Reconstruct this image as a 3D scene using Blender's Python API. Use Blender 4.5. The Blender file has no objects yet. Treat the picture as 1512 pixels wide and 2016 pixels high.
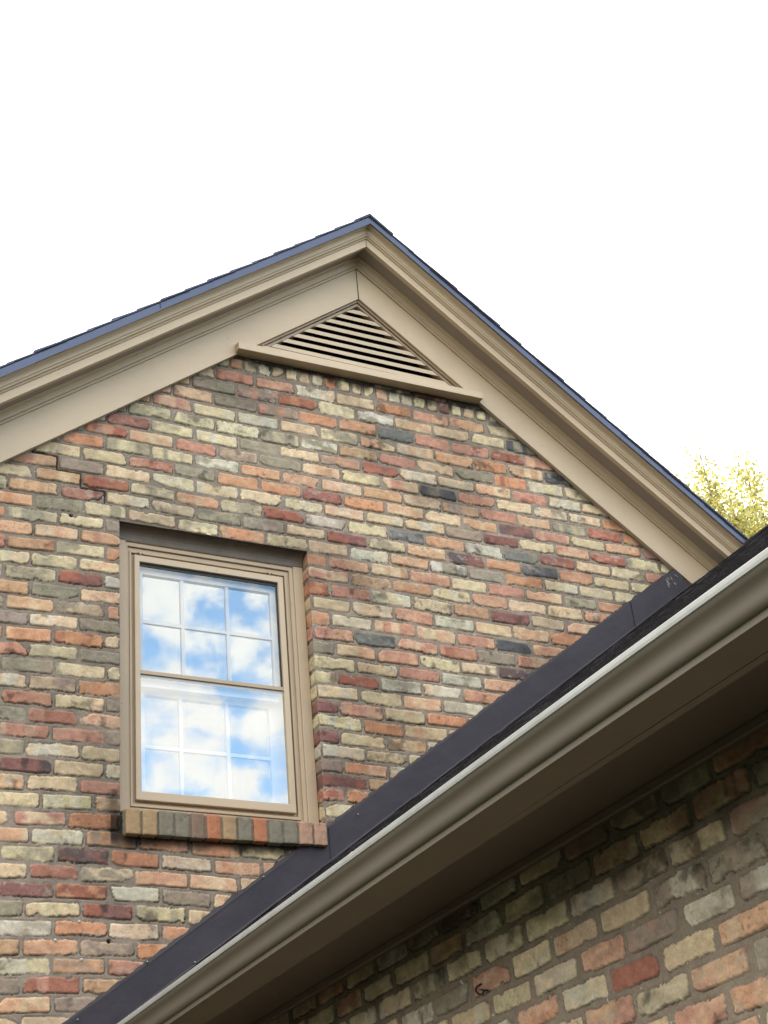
import bpy, bmesh, math, random
import numpy as np
from mathutils import Vector, Matrix
R = math.radians
scene = bpy.context.scene
COL = scene.collection

# ------------------------------------------------------------------ camera
F_PX = 3162.19
RM = np.array([[0.8900748, -0.4481231, -0.0833823], [0.1586896, 0.4761326, -0.8649366], [0.4272991, 0.7566263, 0.4949061]])
CAM = Vector((-1.8913, -5.5921, 1.6))
cd = bpy.data.cameras.new('camera'); cam = bpy.data.objects.new('camera', cd); COL.objects.link(cam)
cd.sensor_fit = 'VERTICAL'; cd.sensor_height = 24.0; cd.sensor_width = 18.0
cd.lens = F_PX / 2016 * 24.0
cd.clip_start = 0.05; cd.clip_end = 2000
right = Vector(RM[0]); down = Vector(RM[1]); fwd = Vector(RM[2])
m3 = Matrix((right, -down, -fwd)).transposed()
cam.matrix_world = Matrix.Translation(CAM) @ m3.to_4x4()
scene.camera = cam
def ray(px, py):
    v = Vector(((px-756)/F_PX, (py-1008)/F_PX, 1))
    return right*v.x + down*v.y + fwd*v.z
def on_y(px, py, y=0.0):
    d = ray(px, py); return CAM + d*((y-CAM.y)/d.y)
def on_x(px, py, x):
    d = ray(px, py); return CAM + d*((x-CAM.x)/d.x)

# ------------------------------------------------------------------ light
SUN_AZ = R(28)      # from +y toward +x
SUN_EL = R(24)
world = bpy.data.worlds.new('World'); scene.world = world; world.use_nodes = True
wn = world.node_tree.nodes; wl = world.node_tree.links; wn.clear()
def wnode(t, **k):
    n = wn.new(t)
    for a, b in k.items(): setattr(n, a, b)
    return n
wout = wnode('ShaderNodeOutputWorld'); wbg = wnode('ShaderNodeBackground'); wbg.inputs['Strength'].default_value = 0.15
sky = wnode('ShaderNodeTexSky', sky_type='NISHITA'); sky.sun_disc = False
sky.sun_elevation = SUN_EL; sky.sun_rotation = SUN_AZ; sky.air_density = 1.0; sky.dust_density = 1.5; sky.ozone_density = 1.0
wtc = wnode('ShaderNodeTexCoord')
wmap = wnode('ShaderNodeMapping'); wmap.inputs['Scale'].default_value = (1, 1, 1.3); wmap.inputs['Location'].default_value = (3.1, 7.7, 0.4)
wnoise = wnode('ShaderNodeTexNoise'); wnoise.inputs['Scale'].default_value = 34.0; wnoise.inputs['Detail'].default_value = 9; wnoise.inputs['Roughness'].default_value = 0.5
wsep = wnode('ShaderNodeSeparateXYZ')
wl.new(wtc.outputs['Generated'], wmap.inputs['Vector']); wl.new(wmap.outputs[0], wnoise.inputs['Vector'])
wl.new(wtc.outputs['Generated'], wsep.inputs[0])
wy = wnode('ShaderNodeMapRange'); wy.inputs['From Min'].default_value = -0.15; wy.inputs['From Max'].default_value = 0.5
wy.inputs['To Min'].default_value = 0.0; wy.inputs['To Max'].default_value = 0.55
wl.new(wsep.outputs['Y'], wy.inputs['Value'])
wx = wnode('ShaderNodeMapRange'); wx.inputs['From Min'].default_value = 0.2; wx.inputs['From Max'].default_value = -0.9; wx.inputs['To Max'].default_value = 0.22
wl.new(wsep.outputs['X'], wx.inputs['Value'])
wax = wnode('ShaderNodeMath', operation='ADD'); wl.new(wy.outputs[0], wax.inputs[0]); wl.new(wx.outputs[0], wax.inputs[1])
wadd = wnode('ShaderNodeMath', operation='ADD'); wl.new(wnoise.outputs['Fac'], wadd.inputs[0]); wl.new(wax.outputs[0], wadd.inputs[1])
wcm = wnode('ShaderNodeMapRange', interpolation_type='SMOOTHSTEP'); wcm.inputs['From Min'].default_value = 0.38; wcm.inputs['From Max'].default_value = 0.60; wcm.inputs['To Min'].default_value = 0.12
wl.new(wadd.outputs[0], wcm.inputs['Value'])
wcc = wnode('ShaderNodeMix', data_type='RGBA'); wcc.inputs['A'].default_value = (11.5, 10.9, 10.2, 1); wcc.inputs['B'].default_value = (15, 14.0, 12.7, 1)
wn2 = wnode('ShaderNodeTexNoise'); wn2.inputs['Scale'].default_value = 14; wn2.inputs['Detail'].default_value = 5
wl.new(wmap.outputs[0], wn2.inputs['Vector']); wl.new(wn2.outputs['Fac'], wcc.inputs['Factor'])
wsg = wnode('ShaderNodeMix', data_type='RGBA', blend_type='MULTIPLY'); wsg.inputs['Factor'].default_value = 1; wsg.inputs['B'].default_value = (2.7, 3.3, 3.4, 1)
wl.new(sky.outputs[0], wsg.inputs['A'])
wmix = wnode('ShaderNodeMix', data_type='RGBA'); wl.new(wcm.outputs[0], wmix.inputs['Factor'])
wl.new(wsg.outputs['Result'], wmix.inputs['A']); wl.new(wcc.outputs['Result'], wmix.inputs['B'])
wl.new(wmix.outputs['Result'], wbg.inputs['Color']); wl.new(wbg.outputs[0], wout.inputs[0])

sl = bpy.data.lights.new('sun', 'SUN'); sl.energy = 3.0; sl.angle = R(0.5); sl.color = (1.0, 0.93, 0.82)
so = bpy.data.objects.new('sun', sl); COL.objects.link(so)
sd = Vector((math.sin(SUN_AZ)*math.cos(SUN_EL), math.cos(SUN_AZ)*math.cos(SUN_EL), math.sin(SUN_EL)))
so.rotation_euler = sd.to_track_quat('Z', 'Y').to_euler(); so.location = sd*50

vs = scene.view_settings
vs.view_transform = 'Standard'; vs.look = 'None'; vs.gamma = 1; vs.use_curve_mapping = False
vs.exposure = 0.72

# ------------------------------------------------------------------ helpers
def tag(o, label=None, cat=None, group=None, kind=None):
    if label: o['label'] = label
    if cat: o['category'] = cat
    if group: o['group'] = group
    if kind: o['kind'] = kind
    return o
def empty(name, loc, parent=None):
    o = bpy.data.objects.new(name, None); COL.objects.link(o); o.location = loc; o.empty_display_size = 0.2
    if parent: o.parent = parent
    return o
class MB:
    def __init__(s): s.v = []; s.f = []
    def poly(s, pts, faces):
        b = len(s.v); s.v += [tuple(p) for p in pts]; s.f += [tuple(i+b for i in f) for f in faces]
    def box(s, x0, x1, y0, y1, z0, z1):
        s.poly([(x0,y0,z0),(x1,y0,z0),(x1,y1,z0),(x0,y1,z0),(x0,y0,z1),(x1,y0,z1),(x1,y1,z1),(x0,y1,z1)],
               [(0,3,2,1),(4,5,6,7),(0,1,5,4),(1,2,6,5),(2,3,7,6),(3,0,4,7)])
    def sweep(s, rings, cap=True):
        n = len(rings[0]); b = len(s.v)
        for r in rings: s.v += [tuple(p) for p in r]
        for i in range(len(rings)-1):
            for j in range(n):
                k = (j+1) % n
                s.f.append((b+i*n+j, b+i*n+k, b+(i+1)*n+k, b+(i+1)*n+j))
        if cap:
            s.f.append(tuple(b+j for j in range(n))[::-1]); s.f.append(tuple(b+(len(rings)-1)*n+j for j in range(n)))
    def build(s, name, mat, parent=None, bevel=0, smooth=False, recalc=True, auto=None):
        me = bpy.data.meshes.new(name); me.from_pydata(s.v, [], s.f); me.update()
        if recalc:
            bm = bmesh.new(); bm.from_mesh(me); bmesh.ops.recalc_face_normals(bm, faces=bm.faces); bm.to_mesh(me); bm.free()
        if smooth:
            for p in me.polygons: p.use_smooth = True
        if mat: me.materials.append(mat)
        o = bpy.data.objects.new(name, me); COL.objects.link(o)
        if parent:
            o.parent = parent; o.matrix_parent_inverse = Matrix.Translation(-wloc(parent))
        if bevel:
            b = o.modifiers.new('bevel', 'BEVEL'); b.width = bevel; b.segments = 2; b.limit_method = 'ANGLE'; b.angle_limit = R(35)
        return o
def wloc(o):
    v = Vector(o.location)
    # meshes keep their vertices in world coordinates; empties carry a location
    while o.parent is not None:
        p = o.parent
        if o.type == 'MESH': return Vector((0, 0, 0))
        v = Vector(o.location) + (wloc(p) if p.type == 'EMPTY' else Vector((0, 0, 0))); break
    return v if o.type == 'EMPTY' else Vector((0, 0, 0))

# ------------------------------------------------------------------ materials
def mat(name, color, rough=0.6, metal=0.0, spec=0.5, noise=None, bump=None, coat=0.0, streak=None):
    m = bpy.data.materials.new(name); m.use_nodes = True
    nt = m.node_tree; n = nt.nodes; l = nt.links; p = n['Principled BSDF']
    p.inputs['Base Color'].default_value = (*color, 1); p.inputs['Roughness'].default_value = rough
    p.inputs['Metallic'].default_value = metal; p.inputs['Specular IOR Level'].default_value = spec
    if coat: p.inputs['Coat Weight'].default_value = coat; p.inputs['Coat Roughness'].default_value = 0.25
    tc = n.new('ShaderNodeTexCoord')
    src = None
    if noise:
        sc, amt, c2 = noise
        t = n.new('ShaderNodeTexNoise'); t.inputs['Scale'].default_value = sc; t.inputs['Detail'].default_value = 8; t.inputs['Roughness'].default_value = 0.65
        l.new(tc.outputs['Object'], t.inputs['Vector'])
        mr = n.new('ShaderNodeMapRange'); mr.inputs['From Min'].default_value = 0.42; mr.inputs['From Max'].default_value = 0.72
        mr.inputs['To Max'].default_value = amt; l.new(t.outputs['Fac'], mr.inputs['Value'])
        mx = n.new('ShaderNodeMix'); mx.data_type = 'RGBA'; mx.inputs['A'].default_value = (*color, 1); mx.inputs['B'].default_value = (*c2, 1)
        l.new(mr.outputs[0], mx.inputs['Factor']); src = mx.outputs['Result']
    if streak:
        sc, amt, c2, thr = streak
        t = n.new('ShaderNodeTexNoise'); t.inputs['Scale'].default_value = sc; t.inputs['Detail'].default_value = 3
        l.new(tc.outputs['Object'], t.inputs['Vector'])
        mr = n.new('ShaderNodeMapRange'); mr.inputs['From Min'].default_value = thr; mr.inputs['From Max'].default_value = thr+0.03
        mr.inputs['To Max'].default_value = amt; l.new(t.outputs['Fac'], mr.inputs['Value'])
        mx = n.new('ShaderNodeMix'); mx.data_type = 'RGBA'; mx.inputs['B'].default_value = (*c2, 1)
        if src: l.new(src, mx.inputs['A'])
        else: mx.inputs['A'].default_value = (*color, 1)
        l.new(mr.outputs[0], mx.inputs['Factor']); src = mx.outputs['Result']
    if src: l.new(src, p.inputs['Base Color'])
    if bump:
        sc, st, dist = bump
        t = n.new('ShaderNodeTexNoise'); t.inputs['Scale'].default_value = sc; t.inputs['Detail'].default_value = 6
        l.new(tc.outputs['Object'], t.inputs['Vector'])
        b = n.new('ShaderNodeBump'); b.inputs['Strength'].default_value = st; b.inputs['Distance'].default_value = dist
        l.new(t.outputs['Fac'], b.inputs['Height']); l.new(b.outputs[0], p.inputs['Normal'])
    return m
TAN = (0.49, 0.392, 0.272)
M_TAN = mat('tan_paint', TAN, 0.45, noise=(2.2, 0.5, (0.37, 0.30, 0.215)), bump=(9, 0.25, 0.006), streak=(42, 0.6, (0.13, 0.10, 0.07), 0.735))
M_TAN2 = mat('tan_trim_paint', (0.40, 0.31, 0.205), 0.42, noise=(5, 0.5, (0.33, 0.255, 0.17)), bump=(14, 0.25, 0.004), streak=(60, 0.7, (0.10, 0.075, 0.05), 0.73))
M_TRIMD = mat('brown_trim_paint', (0.29, 0.22, 0.15), 0.42, noise=(5, 0.6, (0.17, 0.125, 0.085)), bump=(14, 0.25, 0.004))
M_BROWN = mat('brown_soffit_paint', (0.115, 0.092, 0.080), 0.5, noise=(4, 0.4, (0.09, 0.07, 0.06)), bump=(12, 0.2, 0.004))
M_GUT = mat('gutter_paint', (0.128, 0.115, 0.092), 0.6, spec=0.35, noise=(3, 0.5, (0.095, 0.085, 0.068)), bump=(3, 0.15, 0.01))
M_LIP = mat('worn_sky_lit_gutter_lip', (0.30, 0.325, 0.325), 0.4, noise=(9, 0.7, (0.21, 0.22, 0.21)))  # paler than the trough: worn finish plus sky sheen put into the colour
M_FLASH = mat('dark_flashing_metal', (0.022, 0.018, 0.028), 0.55, metal=0.0, spec=0.4, noise=(2.5, 0.6, (0.034, 0.030, 0.040)), bump=(4, 0.6, 0.02), streak=(75, 0.8, (0.16, 0.16, 0.17), 0.755))
M_DRIP = mat('dark_drip_edge_metal', (0.07, 0.085, 0.13), 0.3, metal=0.6, spec=0.6, noise=(4, 0.4, (0.05, 0.06, 0.1)), bump=(5, 0.2, 0.005))
M_SHIN = mat('asphalt_shingle', (0.085, 0.10, 0.155), 0.95, noise=(30, 0.8, (0.12, 0.13, 0.17)), bump=(220, 0.3, 0.001))
M_HEAD = mat('dark_lintel_paint', (0.115, 0.088, 0.064), 0.5, noise=(9, 0.6, (0.035, 0.027, 0.022)), bump=(14, 0.2, 0.004))
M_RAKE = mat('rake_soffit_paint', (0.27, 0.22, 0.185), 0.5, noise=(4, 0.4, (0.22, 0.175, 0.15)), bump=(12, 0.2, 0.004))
M_SHINW = mat('dark_asphalt_shingle', (0.016, 0.016, 0.021), 0.95, noise=(30, 0.8, (0.055, 0.052, 0.062)), bump=(220, 0.9, 0.004))
M_TAR = mat('black_sealant', (0.018, 0.015, 0.02), 0.6, bump=(60, 0.6, 0.004))
M_WHITE = mat('white_sash_paint', (0.50, 0.51, 0.53), 0.4, noise=(6, 0.5, (0.40, 0.41, 0.42)))
M_BLACK = mat('black_glazing_seal', (0.012, 0.012, 0.013), 0.5)
M_ROOM = mat('dim_room_plaster', (0.16, 0.15, 0.14), 0.9)
M_BLIND = mat('pale_curtain', (0.42, 0.42, 0.42), 0.9)
M_RESID = mat('old_grey_residue', (0.17, 0.17, 0.17), 0.9, noise=(70, 1.0, (0.035, 0.035, 0.04)), bump=(80, 0.6, 0.003))
M_NAIL = mat('galvanised_nail', (0.45, 0.47, 0.5), 0.4, metal=0.7)
M_GRAPH = mat('black_pencil_mark', (0.02, 0.018, 0.018), 0.8)

def glass_mat(ior):      # ior: share reflected head on
    m = bpy.data.materials.new('window_glass'); m.use_nodes = True
    nt = m.node_tree; n = nt.nodes; l = nt.links; n.clear()
    out = n.new('ShaderNodeOutputMaterial'); mx = n.new('ShaderNodeMixShader')
    tr = n.new('ShaderNodeBsdfTransparent'); tr.inputs[0].default_value = (0.93, 0.95, 0.95, 1)
    gl = n.new('ShaderNodeBsdfGlossy'); gl.inputs['Roughness'].default_value = 0.0; gl.inputs['Color'].default_value = (0.90, 0.96, 1, 1)
    lw = n.new('ShaderNodeLayerWeight'); pw = n.new('ShaderNodeMath'); pw.operation = 'POWER'; pw.inputs[1].default_value = 5; l.new(lw.outputs['Facing'], pw.inputs[0]); fr = n.new('ShaderNodeMath'); fr.operation = 'MULTIPLY_ADD'; fr.inputs[1].default_value = 1-ior; fr.inputs[2].default_value = ior; l.new(pw.outputs[0], fr.inputs[0])
    tc = n.new('ShaderNodeTexCoord'); t = n.new('ShaderNodeTexNoise'); t.inputs['Scale'].default_value = 3.0; t.inputs['Detail'].default_value = 1
    b = n.new('ShaderNodeBump'); b.inputs['Strength'].default_value = 0.12; b.inputs['Distance'].default_value = 0.004
    l.new(tc.outputs['Object'], t.inputs['Vector']); l.new(t.outputs['Fac'], b.inputs['Height'])
    l.new(b.outputs[0], gl.inputs['Normal'])
    l.new(fr.outputs[0], mx.inputs[0]); l.new(tr.outputs[0], mx.inputs[1]); l.new(gl.outputs[0], mx.inputs[2]); l.new(mx.outputs[0], out.inputs[0])
    return m
M_GLASS = glass_mat(.13); M_GLASS2 = glass_mat(.27); M_GLASSL = glass_mat(.25); M_GLASSL2 = glass_mat(.14)

def brick_mat(name):
    m = bpy.data.materials.new(name); m.use_nodes = True
    nt = m.node_tree; n = nt.nodes; l = nt.links; p = n['Principled BSDF']
    a = n.new('ShaderNodeAttribute'); a.attribute_name = 'Col'
    tc = n.new('ShaderNodeTexCoord')
    t = n.new('ShaderNodeTexNoise'); t.inputs['Scale'].default_value = 160; t.inputs['Detail'].default_value = 6; t.inputs['Roughness'].default_value = 0.7
    l.new(tc.outputs['Object'], t.inputs['Vector'])
    mr = n.new('ShaderNodeMapRange'); mr.inputs['From Min'].default_value = 0.3; mr.inputs['From Max'].default_value = 0.7
    mr.inputs['To Min'].default_value = 0.84; mr.inputs['To Max'].default_value = 1.14; l.new(t.outputs['Fac'], mr.inputs['Value'])
    mu = n.new('ShaderNodeMix'); mu.data_type = 'RGBA'; mu.blend_type = 'MULTIPLY'; mu.inputs['Factor'].default_value = 1
    l.new(a.outputs['Color'], mu.inputs['A']); l.new(mr.outputs[0], mu.inputs['B']); l.new(mu.outputs['Result'], p.inputs['Base Color'])
    p.inputs['Roughness'].default_value = 0.9; p.inputs['Specular IOR Level'].default_value = 0.25
    b = n.new('ShaderNodeBump'); b.inputs['Strength'].default_value = 0.8; b.inputs['Distance'].default_value = 0.0022
    l.new(t.outputs['Fac'], b.inputs['Height']); l.new(b.outputs[0], p.inputs['Normal'])
    return m
M_BRICK = brick_mat('reclaimed_brick')

# ------------------------------------------------------------------ brickwork as real relief
def hsh(a, b, s=0):
    a = np.asarray(a, dtype=np.int64); b = np.asarray(b, dtype=np.int64)
    h = (a*374761393 + b*668265263 + s*2147483647 + 1013904223) & 0xFFFFFFFF
    h = ((h ^ (h >> 13))*1274126177) & 0xFFFFFFFF
    h = ((h ^ (h >> 16))*2246822519) & 0xFFFFFFFF
    h = h ^ (h >> 15)
    return (h & 0xFFFFFF)/float(0x1000000)
def vnoise(x, y, s=0):
    xi = np.floor(x).astype(np.int64); yi = np.floor(y).astype(np.int64)
    fx = x-xi; fy = y-yi; fx = fx*fx*(3-2*fx); fy = fy*fy*(3-2*fy)
    a = hsh(xi, yi, s); b = hsh(xi+1, yi, s); c = hsh(xi, yi+1, s); d = hsh(xi+1, yi+1, s)
    return (a*(1-fx)+b*fx)*(1-fy)+(c*(1-fx)+d*fx)*fy
def fbm(x, y, s=0, o=4, g=0.5):
    t = 0; a = 1; n = 0
    for i in range(o):
        t = t + a*vnoise(x, y, s+17*i); n += a; x = x*2.03+5.1; y = y*2.03+9.7; a *= g
    return t/n
def sstep(a, b, x):
    t = np.clip((x-a)/(b-a), 0, 1); return t*t*(3-2*t)

PAL = {'Y': (.58, .485, .30), 'C': (.59, .45, .285), 'W': (.55, .51, .40), 'G': (.29, .258, .182), 'K': (.085, .088, .092), 'D': (.19, .19, .175),
       'H': (.31, .24, .185), 'B': (.48, .295, .17), 'O': (.53, .255, .135), 'S': (.57, .345, .21), 'P': (.48, .245, .17),
       'R': (.34, .128, .083), 'M': (.235, .112, .095)}
KEYS = list(PAL); PARR = np.array([PAL[k] for k in KEYS])
SEC = {'Y': 'GCWY', 'C': 'SYWC', 'W': 'GYCH', 'G': 'HYKG', 'K': 'GKHK', 'D': 'GKDG', 'H': 'GPCH', 'B': 'CBOH', 'O': 'SOBR', 'S': 'COPY', 'P': 'SRCP', 'R': 'OPMR', 'M': 'RPKM'}
SECI = np.array([[KEYS.index(c) for c in SEC[k]] for k in KEYS])
WPOOL = 'YYYYCCCCWWGGHHBOOSSSPPPRM'
ROWS = {-12: (-3, 'YPSCCOSSY'), -11: (-4, 'CGHOYWCCYK'), -10: (-4, 'CSGHOSDPPRS'), -9: (-4, 'PYWCGSCSOBK'), -8: (-4, 'GYYGWBPCGOYY'),
 -7: (-5, 'MYYGCBMCYSPYC'), -6: (-5, 'RSPHGCYPKPCCCO'), -5: (-6, 'OYGWSSCBCBPSGRO'), -4: (-6, 'CYPGOOMOSCSMPYSP'),
 -3: (-7, 'SHCYCCYCCCHMYPRYY'), -2: (-7, 'YSRYSGRWYDBWDMCYP'), -1: (-7, 'SMCYGGCMYSMODPYY'), 0: (-7, 'OGGCYBCCWSWGOYYY'),
 1: (-7, 'GYG????OSBPYPSG'), 2: (-7, 'SCS????PBBYSCCP'), 3: (-7, 'BGB???RPWCBMCS'), 4: (-7, 'YYS????YCPWCSO'), 5: (-7, 'GRW???BCPCPKS'),
 6: (-7, 'BGS????PDPPGP'), 7: (-7, 'SHP???GSPYCM'), 8: (-7, 'HCG????YCPWS'), 9: (-7, 'SOC???YRWCP'), 10: (-7, 'PYG????CYSW'),
 11: (-7, 'GYY???MPYO'), 12: (-7, 'CHO????YOS'), 13: (-7, 'PCG???MCSC'), 14: (-7, 'GPS????WCY'), 15: (-7, 'PPG???HSC'),
 16: (-7, 'GYC????MS'), 17: (-7, 'MCW???PS'), 18: (-7, 'SCP????Y'), 19: (-7, 'CYS'), 20: (-7, 'CPO'), 21: (-7, 'SYBSSC'),
 22: (-6, 'YMOCSS'), 23: (-7, 'CPYSSC'), 24: (-6, 'MOWHC'), 25: (-7, 'GCMYC'), 26: (-6, 'WOCS'), 27: (-7, 'BSHO'), 28: (-6, 'YBP'),
 29: (-7, 'HPB'), 30: (-6, 'SH'), 31: (-6, 'CY')}
SHIFT = {19: -.04, 20: -.04, 21: -.07}
for k in range(22, 80): SHIFT[k] = -.088
WROWS = {}   # wing: (row, n) -> letter, n = round(centre y / -0.2)
def wset(r, lst):
    for yc, c in lst: WROWS[(r, yc)] = c
wset(0, [(-2.6, 'S'), (-2.78, 'Y'), (-2.99, 'S'), (-3.2, 'W'), (-2.38, 'C')]); wset(-1, [(-2.88, 'P'), (-3.1, 'S'), (-2.7, 'C'), (-2.5, 'S')])
wset(1, [(-2.1, 'W'), (-2.28, 'S'), (-2.49, 'W'), (-2.69, 'R'), (-2.89, 'Y'), (-3.1, 'S')])
wset(2, [(-2.18, 'Y'), (-2.37, 'C'), (-2.57, 'P'), (-2.77, 'H'), (-2.98, 'W'), (-3.18, 'W')])
wset(3, [(-1.9, 'G'), (-2.1, 'P'), (-2.3, 'Y'), (-2.5, 'C'), (-2.69, 'C'), (-2.89, 'W'), (-3.08, 'H'), (-1.7, 'W')])
wset(4, [(-1.6, 'W'), (-1.8, 'G'), (-2.0, 'Y'), (-2.2, 'Y'), (-2.39, 'Y'), (-2.59, 'W'), (-2.79, 'H'), (-3.0, 'Y'), (-3.2, 'H')])
wset(5, [(-1.9, 'B'), (-2.1, 'W'), (-2.3, 'Y'), (-2.5, 'H'), (-2.7, 'S'), (-2.9, 'S'), (-3.1, 'P')]); wset(6, [(-3.0, 'G'), (-2.8, 'H'), (-2.6, 'H')])

def letters_main(k, n, rnd):
    out = np.array([KEYS.index(WPOOL[int(r*len(WPOOL))]) for r in rnd])
    return out
def field(U, Z, which):
    """relief (metres outward, + = proud) and colour of brickwork at in-plane coords U (horizontal), Z"""
    sh = U.shape; U = U.ravel(); Z = Z.ravel()
    U0, Z0 = U, Z
    sd = 100 if which == 'main' else 300
    u = U + (vnoise(U*9, Z*9, sd+1)-.5)*.004 + (vnoise(U*2.3, Z*2.3, sd+2)-.5)*.006
    z = Z + (vnoise(U*7, Z*7, sd+3)-.5)*.005 + (vnoise(U*1.7+3, Z*1.7, sd+4)-.5)*.008
    if which == 'main':
        kk = (4.978-Z)/.0677
        z = z + .018*sstep(.3, .8, U)*sstep(1, 7, kk)*(1-sstep(12, 18, kk)) - .009*sstep(-.6, -.1, U)*(1-sstep(.1, .5, U))
        z = z - np.clip(-8-kk, 0, 4.5)*.005
        P = .205; CO = .0677; zt = 4.978
        k = np.floor((zt - z)/CO).astype(int) + 1      # row k has its bottom at zt - CO*k
        zb = zt - CO*k
        keys = np.arange(k.min()-1, k.max()+2)
        ph = {kk_: (.861 if kk_ % 2 == 0 else .9635) + SHIFT.get(int(kk_), 0) for kk_ in keys}
        hdr = k == -13
        phase = np.array([ph[q] for q in keys])[k-keys[0]]
        Pk = np.where(hdr, .0685, P); phase = np.where(hdr, .6, phase)
        k = np.where(k < -13, -13, k) if False else k
        CH = CO
    else:
        P = .200; CO = .0672; zt = 2.320
        k = np.floor((z - zt)/CO).astype(int); zb = zt + CO*k
        u = -u
        phase = np.where(k % 2 == 0, .092, .005); Pk = np.full(u.shape, P); hdr = np.zeros(u.shape, bool)
    n = np.floor((u-phase)/Pk).astype(int)
    def joint(n_): 
        j = phase + Pk*n_ + (hsh(n_+50, k+90, sd+5)-.5)*.016*np.where(hdr, .5, 1)
        return j
    jl = joint(n); n = np.where(u < jl, n-1, n); jl = joint(n); jr = joint(n+1); n = np.where(u >= jr, n+1, n); jl = joint(n); jr = joint(n+1)
    if which == 'main':   # bricks meet the window jambs: half bats beside the opening
        opn = (k >= 1) & (k <= 19)
        right_ = opn & (u > .43); jl = np.where(right_ & (jl < .861), .853, jl)
        left_ = opn & (u <= .43); jr = np.where(left_ & (jr > 0), .010, jr)
    r = lambda s: hsh(n+1000, k+1000, sd+s)
    cx = (jl+jr)/2; hw = (jr-jl)/2 - (.0065+.003*r(10)); cz = zb + CO/2 + (r(11)-.5)*.003; hh = CO/2-.0080 + (r(12)-.5)*.004
    if which == 'wing': hw = (jr-jl)/2 - (.010+.004*r(10)); hh = CO/2-.0095+(r(12)-.5)*.004
    if which == 'main':
        cz = np.where(hdr, 5.913, cz); hh = np.where(hdr, .040, hh); 
    dx = u-cx; dz = z-cz; t = (r(13)-.5)*.022; dx, dz = dx+t*dz, dz-t*dx
    rag = .45+1.5*r(14)**1.5
    rad = .004+.007*r(15)
    e = ((fbm(U0*24, Z0*44, sd+20, 5, .62)-.5)*.0105 + (vnoise(U0*190, Z0*190, sd+21)-.5)*.0030)*rag
    # the odd big bite out of an edge
    e = e + np.clip(vnoise(U0*26+7, Z0*26, sd+22)-.80, 0, 1)*.055*(r(16) < .55)
    cs = np.sign(r(51)-.5); ct = np.sign(r(52)-.5); ang = .35+.9*r(53)
    cut = (dx*cs-hw)*np.sin(ang)+(dz*ct-hh)*np.cos(ang)+(.004+.020*r(54)**2)*(r(55) < .6)
    cut = np.where(r(55) < .6, cut, -1)
    qx = np.abs(dx)-(hw-rad); qz = np.abs(dz)-(hh-rad)
    sdf = np.sqrt(np.clip(qx, 0, None)**2+np.clip(qz, 0, None)**2)+np.minimum(np.maximum(qx, qz), 0)-rad
    sdf = np.maximum(sdf, cut)+e+.0002
    m = sstep(.0012, -.0012, sdf)
    face = (r(17)-.5)*.005 + (fbm(U0*22, Z0*22, sd+23, 3)-.5)*.0035 - .0010*sstep(-.006, 0, sdf) - np.clip(vnoise(U0*120, Z0*120, sd+24)-.90, 0, 1)*.012*r(18)
    mort = -.0038 + (fbm(U0*30, Z0*30, sd+25, 4, .6)-.5)*.0065 + (vnoise(U0*2.5, Z0*2.5, sd+26)-.5)*.004
    crack = np.exp(-((sdf-.0020)/.0019)**2)*(.40+.60*sstep(.005, -.010, dz))*sstep(.30, .55, vnoise(U0*17, Z0*17, sd+27)+.10)
    mort = mort - .0060*crack
    hgt = m*face + (1-m)*mort
    # colour
    ids = {}
    kn = (k.astype(np.int64)+2000)*100000+(n+2000)
    uq, inv = np.unique(kn, return_inverse=True)
    li = np.zeros(len(uq), int)
    for i, q in enumerate(uq):
        kq = int(q//100000)-2000; nq = int(q % 100000)-2000
        rv = float(hsh(np.array([nq]), np.array([kq]), sd+30)[0]); c = None
        if which == 'main':
            if kq == -13:
                hs = 'HYSYYWYCCOYCYSYCYCMY'; j = nq+3
                c = hs[j] if 0 <= j < len(hs) else 'Y'
            elif kq in ROWS:
                s0, st = ROWS[kq]; j = nq-s0
                if kq >= 1 and kq <= 18 and kq % 2 == 1 and nq >= -1: j = len(st.split('?')[0])+len([c for c in st if c == '?'])+(nq+1)
                elif 1 <= kq <= 18 and nq >= 0: j = len(st.split('?')[0])+len([c for c in st if c == '?'])+nq
                if 0 <= j < len(st) and st[j] != '?': c = st[j]
        else:
            base = .092 if kq % 2 == 0 else .005
            yc = -(base+P*nq+P/2)
            for (rr, yy), cc in WROWS.items():
                if rr == kq and abs(yy-yc) < .085: c = cc; break
        if c is None: c = WPOOL[int(rv*len(WPOOL))]
        li[i] = KEYS.index(c)
    L = li[inv]
    s2 = SECI[L, (r(31)*4).astype(int) % 4]
    b1 = PARR[L]; b2 = PARR[s2]
    jit = 1+(np.stack([r(32), r(33), r(34)], 1)-.5)*np.array([.10, .05, .12]); lum = .90+.20*r(35)
    b1 = b1*jit*lum[:, None]; b2 = b2*lum[:, None]
    vert = r(36) < .45
    bl = np.where(vert, vnoise(u*26+n*3.1, z*3+k, sd+37), fbm(U0*20+n, Z0*30+k*2.0, sd+38, 4))
    w = sstep(.46-.12*r(39), .66, bl)*(.45+.55*r(40))
    c = b1*(1-w[:, None])+b2*w[:, None]
    lu = c.mean(1, keepdims=True); c = lu+(c-lu)*(.92 if which == 'main' else .80)
    g = fbm(U0*48, Z0*70, sd+41, 5, .65); c = c*(.62+.74*g)[:, None]
    sm = sstep(.60, .74, fbm(U0*30+9, Z0*34, sd+60, 4, .6))*(r(61) < .35)*.55; c = c*(1-sm)[:, None]+np.array([.40, .37, .31])*sm[:, None]
    # sooty weathering on some bricks, pale chipped arrises, dark specks
    soot = sstep(.60, .78, fbm(U0*16+3, Z0*16, sd+42, 4, .6))*(.2+.75*(r(43) < .42))
    c = c*(1-soot*.62)[:, None]+np.array([.05, .05, .05])*(soot*.25)[:, None]
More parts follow.
